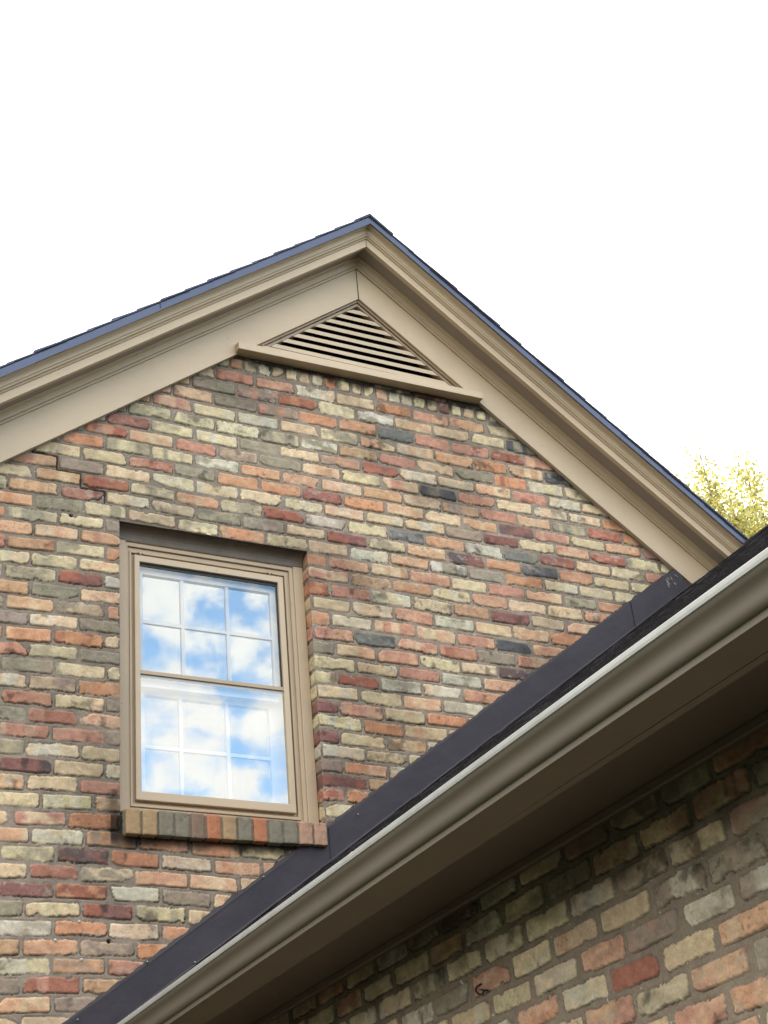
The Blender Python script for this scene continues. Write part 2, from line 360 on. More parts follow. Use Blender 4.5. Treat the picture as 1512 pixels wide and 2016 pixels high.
    sp = sstep(.80, .9, vnoise(U0*140, Z0*140, sd+44)); c = c*(1-.35*sp*(r(45) < .35))[:, None]
    arr = sstep(-.006, -.001, sdf)*.22*(vnoise(U0*60, Z0*60, sd+46)); c = c*(1+arr[:, None])
    mc = np.array([.268, .228, .184])*(.72+.46*fbm(U0*30, Z0*30, sd+47, 4, .6))[:, None]*(.88+.26*vnoise(U0*1.8, Z0*1.8, sd+48))[:, None]
    if which == 'wing': mc = mc*.92
    gr = vnoise(U0*420, Z0*420, sd+49)[:, None]; mc = mc*(.88+.24*gr)
    mc = mc*(1-.68*crack)[:, None]
    spk = sstep(.965, .985, vnoise(U0*110, Z0*110, sd+50))[:, None]; mc = mc*(1-spk)+np.array([.6, .6, .58])*spk
    col = m[:, None]*c+(1-m)[:, None]*mc
    if which == 'main':
        # black mildew under the vent ledge and in the top of the gable; stepped settlement crack
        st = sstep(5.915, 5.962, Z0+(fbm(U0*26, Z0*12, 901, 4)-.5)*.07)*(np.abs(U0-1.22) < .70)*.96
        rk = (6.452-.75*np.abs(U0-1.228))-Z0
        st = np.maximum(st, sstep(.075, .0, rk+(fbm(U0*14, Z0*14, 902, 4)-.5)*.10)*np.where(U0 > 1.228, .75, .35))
        st = np.maximum(st, sstep(3.565, 3.615, Z0+(fbm(U0*12, Z0*12, 903, 4)-.5)*.05)*(Z0 < 3.70)*(U0 > -.04)*(U0 < .90)*.95)  # shadow of the sill, painted into the wall colour
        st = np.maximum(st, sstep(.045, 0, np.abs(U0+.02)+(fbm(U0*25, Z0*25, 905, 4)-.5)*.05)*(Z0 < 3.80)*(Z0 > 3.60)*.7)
        gs = sstep(.48, .70, fbm(U0*1.9+2, Z0*2.4, 904, 5, .6))*.34
        # rain-washed grime to the left of and above the window
        gs = np.maximum(gs, sstep(.45, .68, fbm(U0*5, Z0*2.2, 907, 5, .6))*.20*sstep(.6, -.2, U0))
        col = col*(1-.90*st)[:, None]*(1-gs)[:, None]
        jx = lambda kq, nq: (.861 if kq % 2 == 0 else .9635)+.205*nq+(float(hsh(np.array([nq+50]), np.array([kq+90]), sd+5)[0])-.5)*.016
        J = [jx(-4, -6), jx(-3, -6), jx(-2, -5), jx(-1, -5)]
        pts = [(J[0]-.03, 5.308), (J[0], 5.300), (J[0], 5.249), (J[1], 5.247), (J[1], 5.181), (J[2], 5.180), (J[2], 5.114), (J[3], 5.112), (J[3], 5.062)]
        dmin = np.full(U0.shape, 9.)
        for (xa, za), (xb, zb_) in zip(pts[:-1], pts[1:]):
            vx, vz = xb-xa, zb_-za; tt = np.clip(((U0-xa)*vx+(Z0-za)*vz)/(vx*vx+vz*vz), 0, 1)
            dmin = np.minimum(dmin, np.hypot(U0-xa-tt*vx, Z0-za-tt*vz))
        cr = sstep(.0060, .0020, dmin+(vnoise(U0*60, Z0*60, 906)-.5)*.004)
        hgt = hgt-.014*cr; col = col*(1-.8*cr)[:, None]
        for hpx, hpy, hr in ((140, 1015, .0085), (215, 1853, .0075), (836, 1298, .004), (305, 1090, .004)):
            hp = on_y(hpx, hpy, 0.0); hd = sstep(hr*1.15, hr*.8, np.hypot(U0-hp.x, Z0-hp.z)); hgt = hgt-.02*hd; col = col*(1-.93*hd)[:, None]
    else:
        st = sstep(2.56, 2.78, Z0+(fbm(U0*7, Z0*9, 911, 5, .6)-.5)*.34)*.62  # top courses darkened: soot smudges plus eave shade painted in
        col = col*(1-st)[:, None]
    hgt = hgt.reshape(sh); return hgt, np.clip(col, .004, .9).reshape(sh+(3,))

def grid_mesh(patches, name, material, parent):
    """patches: list of (P (h,w,3), C (h,w,3), keep (h-1,w-1))"""
    Vs, Cs, Fs = [], [], []; off = 0
    for Pp, Cc, keep in patches:
        h, w = Pp.shape[:2]; idx = np.arange(h*w).reshape(h, w)+off
        q = np.stack([idx[:-1, :-1], idx[:-1, 1:], idx[1:, 1:], idx[1:, :-1]], -1)[keep]
        Vs.append(Pp.reshape(-1, 3)); Cs.append(Cc.reshape(-1, 3)); Fs.append(q); off += h*w
    V = np.concatenate(Vs); Cc = np.concatenate(Cs); Fq = np.concatenate(Fs)
    used = np.zeros(len(V), bool); used[Fq.ravel()] = True; mp = np.cumsum(used)-1
    V = V[used]; Cc = Cc[used]; Fq = mp[Fq]
    me = bpy.data.meshes.new(name); nf = len(Fq)
    me.vertices.add(len(V)); me.vertices.foreach_set('co', V.astype(np.float32).ravel())
    me.loops.add(nf*4); me.loops.foreach_set('vertex_index', Fq.astype(np.int32).ravel())
    me.polygons.add(nf); me.polygons.foreach_set('loop_start', np.arange(0, nf*4, 4, dtype=np.int32))
    me.polygons.foreach_set('use_smooth', np.ones(nf, bool))
    me.update(calc_edges=True)
    a = me.color_attributes.new('Col', 'FLOAT_COLOR', 'POINT'); a.data.foreach_set('color', np.concatenate([Cc, np.ones((len(Cc), 1))], 1).astype(np.float32).ravel())
    me.materials.append(material)
    o = bpy.data.objects.new(name, me); COL.objects.link(o)
    o.parent = parent; o.matrix_parent_inverse = Matrix.Translation(-wloc(parent))
    return o

XA = 1.228; SL = 0.75
WIN_T = 4.985; WIN_B = 3.70; WIN_R = .861
def roof_z(x): return 2.928+.7414*x          # top of the lower roof on its sheathing
house = empty('brick_house', (1.2, 0, 0))
tag(house, 'reclaimed brick house with tan gable trim, one sash window and a lower wing', 'house')

def main_patch(x0, x1, z0, z1, d, hole=None):
    nx = int(round((x1-x0)/d))+1; nz = int(round((z1-z0)/d))+1
    X = np.linspace(x0, x1, nx); Zc = np.linspace(z0, z1, nz)
    # snap grid lines to the opening
    if hole is not None:
        for v in (0.0, WIN_R): X[np.argmin(abs(X-v))] = v
        for v in (WIN_B, WIN_T): Zc[np.argmin(abs(Zc-v))] = v
    U, Z = np.meshgrid(X, Zc)
    h, c = field(U, Z, 'main')
    Pp = np.stack([U, -h, Z], -1)
    xm = (U[:-1, :-1]+U[1:, 1:])/2; zm = (Z[:-1, :-1]+Z[1:, 1:])/2
    keep = zm < 6.49-SL*np.abs(xm-XA)
    keep &= ~((xm > 0) & (xm < WIN_R) & (zm > WIN_B) & (zm < WIN_T))
    keep &= ~((xm > .45) & (zm < roof_z(xm)-.12))
    keep &= zm < 6.01
    return Pp, c, keep
FX0, FX1, FZ0, FZ1 = -1.30, 3.20, 2.70, 6.02
pf = main_patch(FX0, FX1, FZ0, FZ1, .0036, hole=1)
patches = [pf]
patches.append(main_patch(-3.4, FX0, 0, 5.0, .010)); patches.append(main_patch(FX0, .45, 0, FZ0, .010))
patches.append(main_patch(FX1, 6.0, 2.6, 5.1, .012))
# reveals of the opening
def reveal(xc, side):
    zs = pf[0][:, 0, 2]; zs = zs[(zs >= WIN_B-.001) & (zs <= WIN_T+.001)]
    ys = np.linspace(0, .12, 30)
    Y, Z = np.meshgrid(ys, zs)
    Uq = (WIN_R+.012+Y*.9) if side > 0 else (-.012-Y*.9)
    h, c = field(Uq, Z, 'main'); 
    col = np.argmin(abs(pf[0][0, :, 0]-xc)); r0 = np.argmin(abs(pf[0][:, 0, 2]-WIN_B))
    hf = pf[0][r0:r0+len(zs), col, 1]
    Yp = Y+hf[:, None]*(1-Y/.12)
    Xp = xc - side*h*np.clip(Y/.006, 0, 1)
    return np.stack([Xp, Yp, Z], -1), c, np.ones((len(zs)-1, 29), bool)
patches.append(reveal(WIN_R, 1)); patches.append(reveal(0.0, -1))
gw = grid_mesh(patches, 'gable_wall', M_BRICK, house); tag(gw, 'multicoloured brick gable wall facing the viewer')

# old white plugs left in the mortar
for (px, py) in ((156, 1814), (109, 1851), (161, 1889)):
    p = on_y(px, py, -.004); bm = bmesh.new(); bmesh.ops.create_icosphere(bm, subdivisions=2, radius=.0055)
    for v in bm.verts: v.co = Vector((v.co.x*random.uniform(.8, 1.2), v.co.y*.7, v.co.z*random.uniform(.8, 1.2)))+p
    me = bpy.data.meshes.new('wall_plug'); bm.to_mesh(me); bm.free(); me.materials.append(M_WHITE)
    o = bpy.data.objects.new('wall_plug', me); COL.objects.link(o); o.parent = house; o.matrix_parent_inverse = Matrix.Translation(-wloc(house))
# wing wall
XW = 0.25
def wing_patch(y0, y1, z0, z1, d):
    ny = int(round((y1-y0)/d))+1; nz = int(round((z1-z0)/d))+1
    Yv = np.linspace(y0, y1, ny); Zv = np.linspace(z0, z1, nz)
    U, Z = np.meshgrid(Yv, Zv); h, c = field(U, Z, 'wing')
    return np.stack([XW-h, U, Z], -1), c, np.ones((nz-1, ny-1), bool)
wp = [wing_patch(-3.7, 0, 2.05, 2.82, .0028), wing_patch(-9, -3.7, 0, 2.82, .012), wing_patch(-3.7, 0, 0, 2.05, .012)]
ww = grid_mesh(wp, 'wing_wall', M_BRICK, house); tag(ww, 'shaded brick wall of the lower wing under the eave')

# the rest of the shell (out of the picture)
M_BRICK2 = bpy.data.materials.new('side_brick'); M_BRICK2.use_nodes = True
nt = M_BRICK2.node_tree; bt = nt.nodes.new('ShaderNodeTexBrick'); bt.inputs['Scale'].default_value = 1; bt.inputs['Brick Width'].default_value = .2; bt.inputs['Row Height'].default_value = .0677
bt.inputs['Mortar Size'].default_value = .006; bt.inputs['Color1'].default_value = (.45, .33, .2, 1); bt.inputs['Color2'].default_value = (.36, .17, .11, 1); bt.inputs['Mortar'].default_value = (.21, .19, .15, 1)
tcn = nt.nodes.new('ShaderNodeTexCoord'); sp = nt.nodes.new('ShaderNodeSeparateXYZ'); cb = nt.nodes.new('ShaderNodeCombineXYZ'); ad = nt.nodes.new('ShaderNodeMath')
nt.links.new(tcn.outputs['Object'], sp.inputs[0]); nt.links.new(sp.outputs[0], ad.inputs[0]); nt.links.new(sp.outputs[1], ad.inputs[1]); nt.links.new(ad.outputs[0], cb.inputs[0]); nt.links.new(sp.outputs[2], cb.inputs[1])
nt.links.new(cb.outputs[0], bt.inputs['Vector']); nt.links.new(bt.outputs['Color'], nt.nodes['Principled BSDF'].inputs['Base Color']); nt.nodes['Principled BSDF'].inputs['Roughness'].default_value = .9
b = MB(); b.box(-3.4, -3.2, .02, 9, 0, 3.0); b.box(5.8, 6.0, .02, 9, 0, 3.0); b.box(-3.4, 6.0, 9, 9.2, 0, 3.0)
b.box(6.36, 6.56, -9, 0, 0, 2.8); b.box(XW+.02, 6.56, -9.0, -8.8, 0, 2.8)
b.poly([(-3.4, 9.1, 3), (6, 9.1, 3), (XA, 9.1, 6.45)], [(0, 1, 2)])
b.build('side_walls', M_BRICK2, house)

# ------------------------------------------------------------------ gable trim
def rake(prof, side, x1, name, m, parent, x0=0.0, bevel=0, smooth=False):
    """prof: closed polygon of (y, z at the apex); mitred at the apex, running down one slope"""
    b = MB(); rings = []
    N = 14
    for i in range(N+1):
        d = x0+(x1-x0)*i/N; x = XA+side*d; w = .0012*math.sin(d*3.1+side)+.0008*math.sin(d*9)
        rings.append([(x, y, z-SL*d+w) for y, z in prof])
    b.sweep(rings); return b.build(name, m, parent, bevel=bevel, smooth=smooth)
trimL = 4.55; trimR = 2.12
FRIEZE = [(-.020, 6.462), (-.020, 6.705), (.02, 6.705), (.02, 6.462)]
FASCIA = [(-.150, 6.692), (-.150, 6.80), (-.125, 6.80), (-.125, 6.692)]
SOFF = [(-.125, 6.704), (-.125, 6.72), (-.0205, 6.72), (-.0205, 6.704)]
BED = [(-.0203, 6.645), (-.029, 6.646), (-.031, 6.655), (-.0285, 6.657), (-.034, 6.662), (-.036, 6.674), (-.041, 6.686), (-.050, 6.692), (-.056, 6.694), (-.057, 6.7038), (-.0203, 6.7038)]
def arc(c0, c1, bulge, n=6):
    out = []
    for i in range(n+1):
        t = i/n; y = c0[0]+(c1[0]-c0[0])*t; z = c0[1]+(c1[1]-c0[1])*t; s = math.sin(math.pi*t)*bulge
        dy = c1[1]-c0[1]; dz = -(c1[0]-c0[0]); L = math.hypot(dy, dz); out.append((y+dy/L*s, z+dz/L*s))
    return out
CROWN = [(-.1502, 6.737), (-.157, 6.738), (-.159, 6.7415), (-.157, 6.745), (-.153, 6.747), (-.158, 6.749), (-.164, 6.752), (-.165, 6.757), (-.160, 6.760), (-.163, 6.763)] + arc((-.166, 6.765), (-.196, 6.793), .010, 6) + [(-.200, 6.795), (-.200, 6.806), (-.1502, 6.806)]
for side, ln in ((-1, trimL), (1, trimR)):
    rake(FRIEZE, side, ln, 'frieze_board', M_TAN, house, bevel=.0015)
    rake(FASCIA, side, ln, 'rake_fascia', M_TAN, house, bevel=.0015)
    rake(SOFF, side, ln, 'rake_soffit', M_RAKE, house)
    rake(BED, side, ln, 'bed_moulding', M_TAN2, house)
    rake(CROWN, side, ln, 'crown_moulding', M_TAN, house)
# mitre gaps (open joint lines between the two boards)
b = MB(); b.poly([(XA-.0022, -.0215, 6.690), (XA+.0010, -.0215, 6.690), (XA+.0030, -.0215, 6.461), (XA-.0030, -.0215, 6.461),
                  (XA-.0022, -.019, 6.690), (XA+.0010, -.019, 6.690), (XA+.0030, -.019, 6.461), (XA-.0030, -.019, 6.461)],
                 [(0, 1, 2, 3), (0, 1, 5, 4), (1, 2, 6, 5), (2, 3, 7, 6), (3, 0, 4, 7)]); b.build('joint_gap', M_BLACK, house)
b = MB(); b.box(XA-.0009, XA+.0009, -.1512, -.149, 6.693, 6.737); b.build('joint_gap', M_BLACK, house)

# lap in the metal drip edge, filled nail holes and runs on the boards
groof_lap = on_y(316, 598, -.2112); b = MB(); b.poly([(groof_lap.x-.0015, -.2118, groof_lap.z-.022), (groof_lap.x+.0015, -.2118, groof_lap.z-.020), (groof_lap.x+.0015, -.2118, groof_lap.z+.024), (groof_lap.x-.0015, -.2118, groof_lap.z+.022),
 (groof_lap.x-.0015, -.2085, groof_lap.z-.022), (groof_lap.x+.0015, -.2085, groof_lap.z-.020), (groof_lap.x+.0015, -.2085, groof_lap.z+.024), (groof_lap.x-.0015, -.2085, groof_lap.z+.022)], [(0, 1, 2, 3), (0, 1, 5, 4), (1, 2, 6, 5), (2, 3, 7, 6), (3, 0, 4, 7)]); b.build('joint_gap', M_BLACK, house)
random.seed(77)
for side, ln in ((-1, 3.2), (1, 1.9)):
    d = .3
    while d < ln:
        for zz, yy in ((6.715, -.1508), (6.50, -.0208), (6.62, -.0208)):
            dd = d+random.uniform(-.06, .06); x = XA+side*dd; z = zz-SL*dd; q = .0022
            b = MB(); b.poly([(x+q*math.cos(k*math.pi/3), yy, z+q*math.sin(k*math.pi/3)) for k in range(6)]+[(x, yy-.0006, z)], [(k, (k+1) % 6, 6) for k in range(6)]); b.build('nail_head', M_TRIMD, house)
        d += .41

# main roof: deck, drip edge, shingle courses
groof = empty('gable_roof', (XA, 0, 6.8), house); groof.location = Vector((XA, 0, 6.8))-house.location
YB = 9.4
def roofmb(side, y0, y1, zt, zb, ln):
    b = MB(); b.poly([(XA, y0, zt), (XA+side*ln, y0, zt-SL*ln), (XA+side*ln, y1, zt-SL*ln), (XA, y1, zt), (XA, y0, zb), (XA+side*ln, y0, zb-SL*ln), (XA+side*ln, y1, zb-SL*ln), (XA, y1, zb)],
                     [(0, 1, 2, 3), (7, 6, 5, 4), (0, 4, 5, 1), (1, 5, 6, 2), (2, 6, 7, 3), (3, 7, 4, 0)]); return b
for side, ln in ((-1, 4.75), (1, 5.0)):
    roofmb(side, -.198, YB, 6.830, 6.807, ln).build('roof_deck', M_BROWN, groof)
    DR = [(-.2105, 6.7905), (-.2085, 6.789), (-.2055, 6.7915), (-.2055, 6.829), (-.195, 6.831), (-.195, 6.8345), (-.2085, 6.8345), (-.2085, 6.795)]
    rake(DR, side, ln if side < 0 else trimR, 'drip_edge', M_DRIP, groof)
random.seed(5)
ce = math.cos(math.atan(SL)); se = math.sin(math.atan(SL))
for side, ln in ((-1, 4.8), (1, 5.05)):
    b = MB(); L = ln/ce; s = L; exp = .140
    while s > .0:
        s0 = s-exp-.03; s0 = max(s0, -.0)
        th = .0075+random.uniform(-.0005, .0025); yj = -.216+random.uniform(-.004, .003)
        def P(sv, off, y): return (XA+side*(sv*ce+off*se), y, 6.8352-sv*se+off*ce)
        lift = .0085+random.uniform(-.001, .003)
        pts = [P(s0, .001, yj), P(s, .001+.0035, yj), P(s, .0035+lift, yj), P(s0, .006, yj)]
        b.poly(pts+[(p[0], YB+.03, p[2]) for p in pts], [(0, 1, 2, 3), (7, 6, 5, 4), (0, 4, 5, 1), (1, 5, 6, 2), (2, 6, 7, 3), (3, 7, 4, 0)])
        s -= exp*(1+random.uniform(-.03, .03))
    b.build('shingles', M_SHIN, groof)
b = MB(); y = -.218; random.seed(9)
while y < YB:
    y1 = y+.16; q = random.uniform(0, .002)
    for (ya, za) in ((y, .0045+q),):
        prof = [(-.085, -.0655), (0, -.001), (.085, -.0655), (.085, -.071), (0, -.010), (-.085, -.071)]
        b.sweep([[(XA+px, y, 6.8475+za+pz) for px, pz in prof], [(XA+px, y1+.02, 6.8475+pz) for px, pz in prof]])
    y = y1
b.build('ridge_cap', M_SHIN, groof)

# ------------------------------------------------------------------ louvred gable vent
vent = empty('gable_vent', Vector((XA, 0, 6.03))-house.location, house)
AZ = 6.443; VB = 6.052      # inner apex, bottom
def trim_side(side, o0, o1, y0, y1, name, m):
    # strip parallel to the slope between vertical offsets o0,o1 below the frieze edge line
    b = MB(); ln0 = (6.461-o0-VB)/SL; ln1 = (6.461-o1-VB)/SL
    a = [(XA, 6.461-o0), (XA+side*ln0, VB), (XA+side*ln1, VB), (XA, 6.461-o1)]
    b.poly([(x, y0, z) for x, z in a]+[(x, y1, z) for x, z in a], [(0, 1, 2, 3), (7, 6, 5, 4), (0, 4, 5, 1), (1, 5, 6, 2), (2, 6, 7, 3), (3, 7, 4, 0)])
    return b.build(name, m, vent, bevel=.001)
for side in (-1, 1):
    trim_side(side, .0, .012, -.008, .03, 'vent_trim', M_TRIMD)
    trim_side(side, .0145, .031, .001, .04, 'vent_frame', M_TRIMD)
ns = 8; pitch = (6.461-.031-.010-VB)/(ns+.15)
for i in range(ns):
    z0 = VB+.014+pitch*i; fh = .0225
    w = lambda z: max((6.461-.022-z)/SL, .004)
    a = w(z0); c = w(z0+fh); d = w(min(z0+fh+.06, 6.42))
    b = MB()
    sag = random.uniform(-.002, .002)
    b.poly([(XA-a, .004, z0), (XA+a, .004, z0+sag), (XA+c, .004, z0+fh+sag), (XA-c, .004, z0+fh), (XA-a+.05, .080, z0+.060), (XA+a-.05, .080, z0+.060), (XA+c-.05, .080, z0+fh+.055), (XA-c+.05, .080, z0+fh+.055)] if a > .12 else
           [(XA-a, .004, z0), (XA+a, .004, z0), (XA+c*.4, .004, z0+fh), (XA-c*.4, .004, z0+fh), (XA-a, .080, z0+.060), (XA+a, .080, z0+.060), (XA+c*.4, .080, z0+fh+.055), (XA-c*.4, .080, z0+fh+.055)],
           [(0, 1, 2, 3), (7, 6, 5, 4), (0, 4, 5, 1), (1, 5, 6, 2), (2, 6, 7, 3), (3, 7, 4, 0)])
    b.build('slat', M_TAN, vent)
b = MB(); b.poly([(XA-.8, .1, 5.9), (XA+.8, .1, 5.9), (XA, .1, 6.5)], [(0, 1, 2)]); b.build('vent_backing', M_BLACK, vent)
# ledge: sloped sill board
b = MB(); x0, x1 = .553, 1.857
b.poly([(x0, -.060, 5.966), (x1, -.060, 5.982), (x1, .02, 5.986), (x0, .02, 5.970), (x0, -.060, 6.004), (x1, -.060, 6.020), (x1, -.0205, 6.030), (x0, -.0205, 6.014), (x1, .02, 6.03), (x0, .02, 6.014)],
       [(0, 1, 5, 4), (0, 3, 2, 1), (4, 5, 6, 7), (7, 6, 8, 9), (0, 4, 7, 9, 3), (1, 2, 8, 6, 5), (3, 9, 8, 2)])
b.build('vent_ledge', M_TAN, vent, bevel=.002)
b = MB(); b.poly([(XA-.53, -.004, 6.012), (XA+.53, -.004, 6.024), (XA+.53, -.004, 6.058), (XA-.53, -.004, 6.056), (XA-.53, .06, 6.012), (XA+.53, .06, 6.024), (XA+.53, .06, 6.08), (XA-.53, .06, 6.078)],
                 [(0, 1, 2, 3), (7, 6, 5, 4), (0, 4, 5, 1), (1, 5, 6, 2), (2, 6, 7, 3), (3, 7, 4, 0)]); b.build('vent_sill', M_TAN, vent)

# ------------------------------------------------------------------ window
win = empty('window', Vector((.43, .06, 3.72))-house.location, house)
tag(win, 'double hung sash window reflecting sky and clouds')
def frame(x0, x1, z0, z1, wl_, wr, wt, wb, y0, y1, name, m, bevel=.0012, parent=win):
    """rectangular frame: outer rect, member widths left,right,top,bottom, mitred"""
    o = [(x0, z0), (x1, z0), (x1, z1), (x0, z1)]; i = [(x0+wl_, z0+wb), (x1-wr, z0+wb), (x1-wr, z1-wt), (x0+wl_, z1-wt)]
    pts = [(x, y0, z) for x, z in o]+[(x, y0, z) for x, z in i]+[(x, y1, z) for x, z in o]+[(x, y1, z) for x, z in i]
    f = []
    for k in range(4):
        n = (k+1) % 4
        f += [(k, n, 4+n, 4+k), (8+n, 8+k, 12+k, 12+n), (8+k, 8+n, n, k), (4+k, 4+n, 12+n, 12+k)]
    b = MB(); b.poly(pts, f); return b.build(name, m, parent, bevel=bevel)
# opening x 0..0.861, z 3.715..4.985
frame(.001, .860, 3.700, 4.984, .044, .047, .058, .02, .055, .13, 'casing', M_TAN2, .003)
b = MB()   # cove under the brick head
prof = [(.055, 4.927)] + [(.055-.030*(1-math.cos(t)), 4.930+.050*math.sin(t)) for t in [i*math.pi/2/6 for i in range(7)]] + [(.022, 4.984), (.09, 4.984), (.09, 4.927)]
b.sweep([[(x, y, z) for y, z in prof] for x in (.002, .859)]); b.build('head_moulding', M_HEAD, win)
b = MB(); b.box(.0, .861, .004, .13, 4.9848, 5.02); b.build('steel_lintel', M_HEAD, win)
frame(.045, .813, 3.722, 4.926, .010, .018, .020, .024, .062, .13, 'casing_step', M_TAN2, .002)
frame(.055, .795, 3.748, 4.905, .009, .010, .016, .014, .071, .13, 'casing_bead', M_TAN2, .0015)
frame(.064, .785, 3.764, 4.889, .009, .012, .010, .012, .066, .13, 'blind_stop', M_TAN2, .0015)
frame(.073, .773, 3.778, 4.878, .012, .012, .010, .014, .078, .13, 'blind_stop', M_TAN2, .0015)
SF = frame(.084, .762, 3.790, 4.868, .022, .024, .030, .036, .058, .082, 'storm_frame', M_TAN, .002)
for (xa, za) in ((.11, 4.879), (.70, 4.879)):
    b = MB(); b.box(xa-.012, xa+.012, .058, .07, za-.001, za+.006); b.box(xa-.003, xa+.003, .055, .062, za-.010, za+.010); b.build('storm_clip', M_TAN2, win, bevel=.001)
b = MB(); b.box(.106, .738, .062, .080, 4.326, 4.343); b.build('storm_rail', M_TAN2, win, bevel=.0015)
b = MB(); b.box(.108, .736, .0695, .084, 4.3135, 4.3255); b.build('sash_rail', M_WHITE, win)
frame(.104, .742, 4.34, 4.842, .002, .011, .018, .001, .071, .079, 'glazing_seal', M_BLACK, 0)
# storm panes
def pane(x0, x1, z0, z1, y, gm=None):
    b = MB(); b.poly([(x0, y, z0), (x1, y, z0), (x1, y, z1), (x0, y, z1)], [(0, 1, 2, 3)]); return b.build('pane', gm or M_GLASS, win, recalc=False)
pane(.105, .740, 4.334, 4.840, .074); pane(.105, .740, 3.825, 4.330, .070, M_GLASSL)
# inner sashes with white glazing bars
def sash(x0, x1, z0, z1, y, st, tr, br, xs, zs, name):
    s = frame(x0, x1, z0, z1, st, st, tr, br, y, y+.03, name, M_WHITE, .002)
    b = MB()
    for xv in xs: b.box(xv-.0075, xv+.0075, y+.004, y+.022, z0+br, z1-tr)
    o = b.build('muntin', M_WHITE, win)
    for zv in zs:
        b = MB(); b.box(x0+st, x1-st, y+.0052, y+.0208, zv-.0075, zv+.0075); b.build('muntin', M_WHITE, win)
    pane(x0+st-.002, x1-st+.002, z0+br-.002, z1-tr+.002, y+.0125, M_GLASS2 if name == 'upper_sash' else M_GLASSL2)
sash(.080, .765, 4.315, 4.850, .095, .052, .050, .035, (.308, .512), (4.583,), 'upper_sash')
sash(.080, .765, 3.790, 4.345, .135, .068, .075, .050, (.305, .510), (4.048,), 'lower_sash')
b = MB(); b.box(.11, .73, .0955, .133, 4.286, 4.3145); b.build('meeting_rail', M_WHITE, win, bevel=.002)
# room behind
b = MB(); b.poly([(-.6, .17, 3.2), (1.5, .17, 3.2), (1.5, 2.6, 3.2), (-.6, 2.6, 3.2), (-.6, .17, 5.3), (1.5, .17, 5.3), (1.5, 2.6, 5.3), (-.6, 2.6, 5.3)],
                 [(0, 1, 2, 3), (7, 6, 5, 4), (1, 5, 6, 2), (2, 6, 7, 3), (3, 7, 4, 0)]); b.build('room_interior', M_ROOM, win, recalc=False)
# stone-like bottom stool and brick sill
b = MB(); b.poly([(.03, .03, 3.728), (.835, .03, 3.728), (.835, .12, 3.728), (.03, .12, 3.728), (.03, .034, 3.738), (.835, .034, 3.738), (.835, .12, 3.760), (.03, .12, 3.760)], [(0, 1, 2, 3), (7, 6, 5, 4), (0, 4, 5, 1), (1, 5, 6, 2), (2, 6, 7, 3), (3, 7, 4, 0)])
b.build('sill_board', M_TAN2, win, bevel=.002)
sill = empty('window_sill', Vector((.43, -.03, 3.62))-house.location, house)
tag(sill, 'projecting sill of upright multicoloured bricks')
SCOL = 'BBGGHOBGOGGSS'
SPAL = {'B': (.34, .235, .13), 'G': (.195, .178, .132), 'H': (.20, .14, .10), 'O': (.40, .165, .085), 'S': (.38, .24, .17)}
def simple_brick_mat(nm, c):
    return mat(nm, c, .9, noise=(28, .75, tuple(v*.66 for v in c)), bump=(70, .8, .004), streak=(55, .55, tuple(min(v*1.5, .6) for v in c), .69))
SM = {k: simple_brick_mat('sill_brick_'+k.lower(), v) for k, v in SPAL.items()}
random.seed(3)
nb = 13; pw = (.852-.008)/nb
M_MORT = mat('sill_mortar', (.20, .175, .14), .95, noise=(40, .8, (.11, .10, .08)), bump=(120, .9, .004))
for i in range(nb):
    xa = .008+pw*i+random.uniform(.003, .0055); xb = .008+pw*(i+1)-random.uniform(.003, .0055)
    yo = -.036+random.uniform(-.002, .002); z0 = 3.617+.012*i/nb+random.uniform(-.002, .002); z1 = 3.716+.006*i/nb
    bm = bmesh.new(); bmesh.ops.create_cube(bm, size=1)
    for v in bm.verts:
        v.co = Vector((xa if v.co.x < 0 else xb, yo if v.co.y < 0 else .07, (z0 if v.co.z < 0 else (z1 if v.co.y < 0 else z1+.018))))
    bmesh.ops.subdivide_edges(bm, edges=bm.edges, cuts=9, use_grid_fill=True)
    for v in bm.verts:
        v.co += Vector((random.uniform(-1, 1), random.uniform(-1, 1), random.uniform(-1, 1)))*.0007
        cn = max(abs((v.co.x-(xa+xb)/2)/(xb-xa)*2), 0)**6*max(0, 1-abs(v.co.y-yo)/.02)
        v.co.y += .004*cn*random.uniform(.3, 1.3)+(.004 if random.random() < .04 else 0)
    me = bpy.data.meshes.new('sill_brick'); bm.to_mesh(me); bm.free(); me.materials.append(SM[SCOL[i]])
    for p in me.polygons: p.use_smooth = True
    o = bpy.data.objects.new('sill_brick', me); COL.objects.link(o); o.parent = sill; o.matrix_parent_inverse = Matrix.Translation(-wloc(sill))
    bv = o.modifiers.new('bevel', 'BEVEL'); bv.width = .003; bv.segments = 2; bv.limit_method = 'ANGLE'; bv.angle_limit = R(50)
b = MB(); b.poly([(.010, -.028, 3.622), (.850, -.028, 3.634), (.850, .07, 3.634), (.010, .07, 3.622), (.010, -.028, 3.708), (.850, -.028, 3.714), (.850, .07, 3.730), (.010, .07, 3.726)],
                 [(0, 1, 2, 3), (7, 6, 5, 4), (0, 4, 5, 1), (1, 5, 6, 2), (2, 6, 7, 3), (3, 7, 4, 0)]); b.build('mortar_bed', M_MORT, sill)

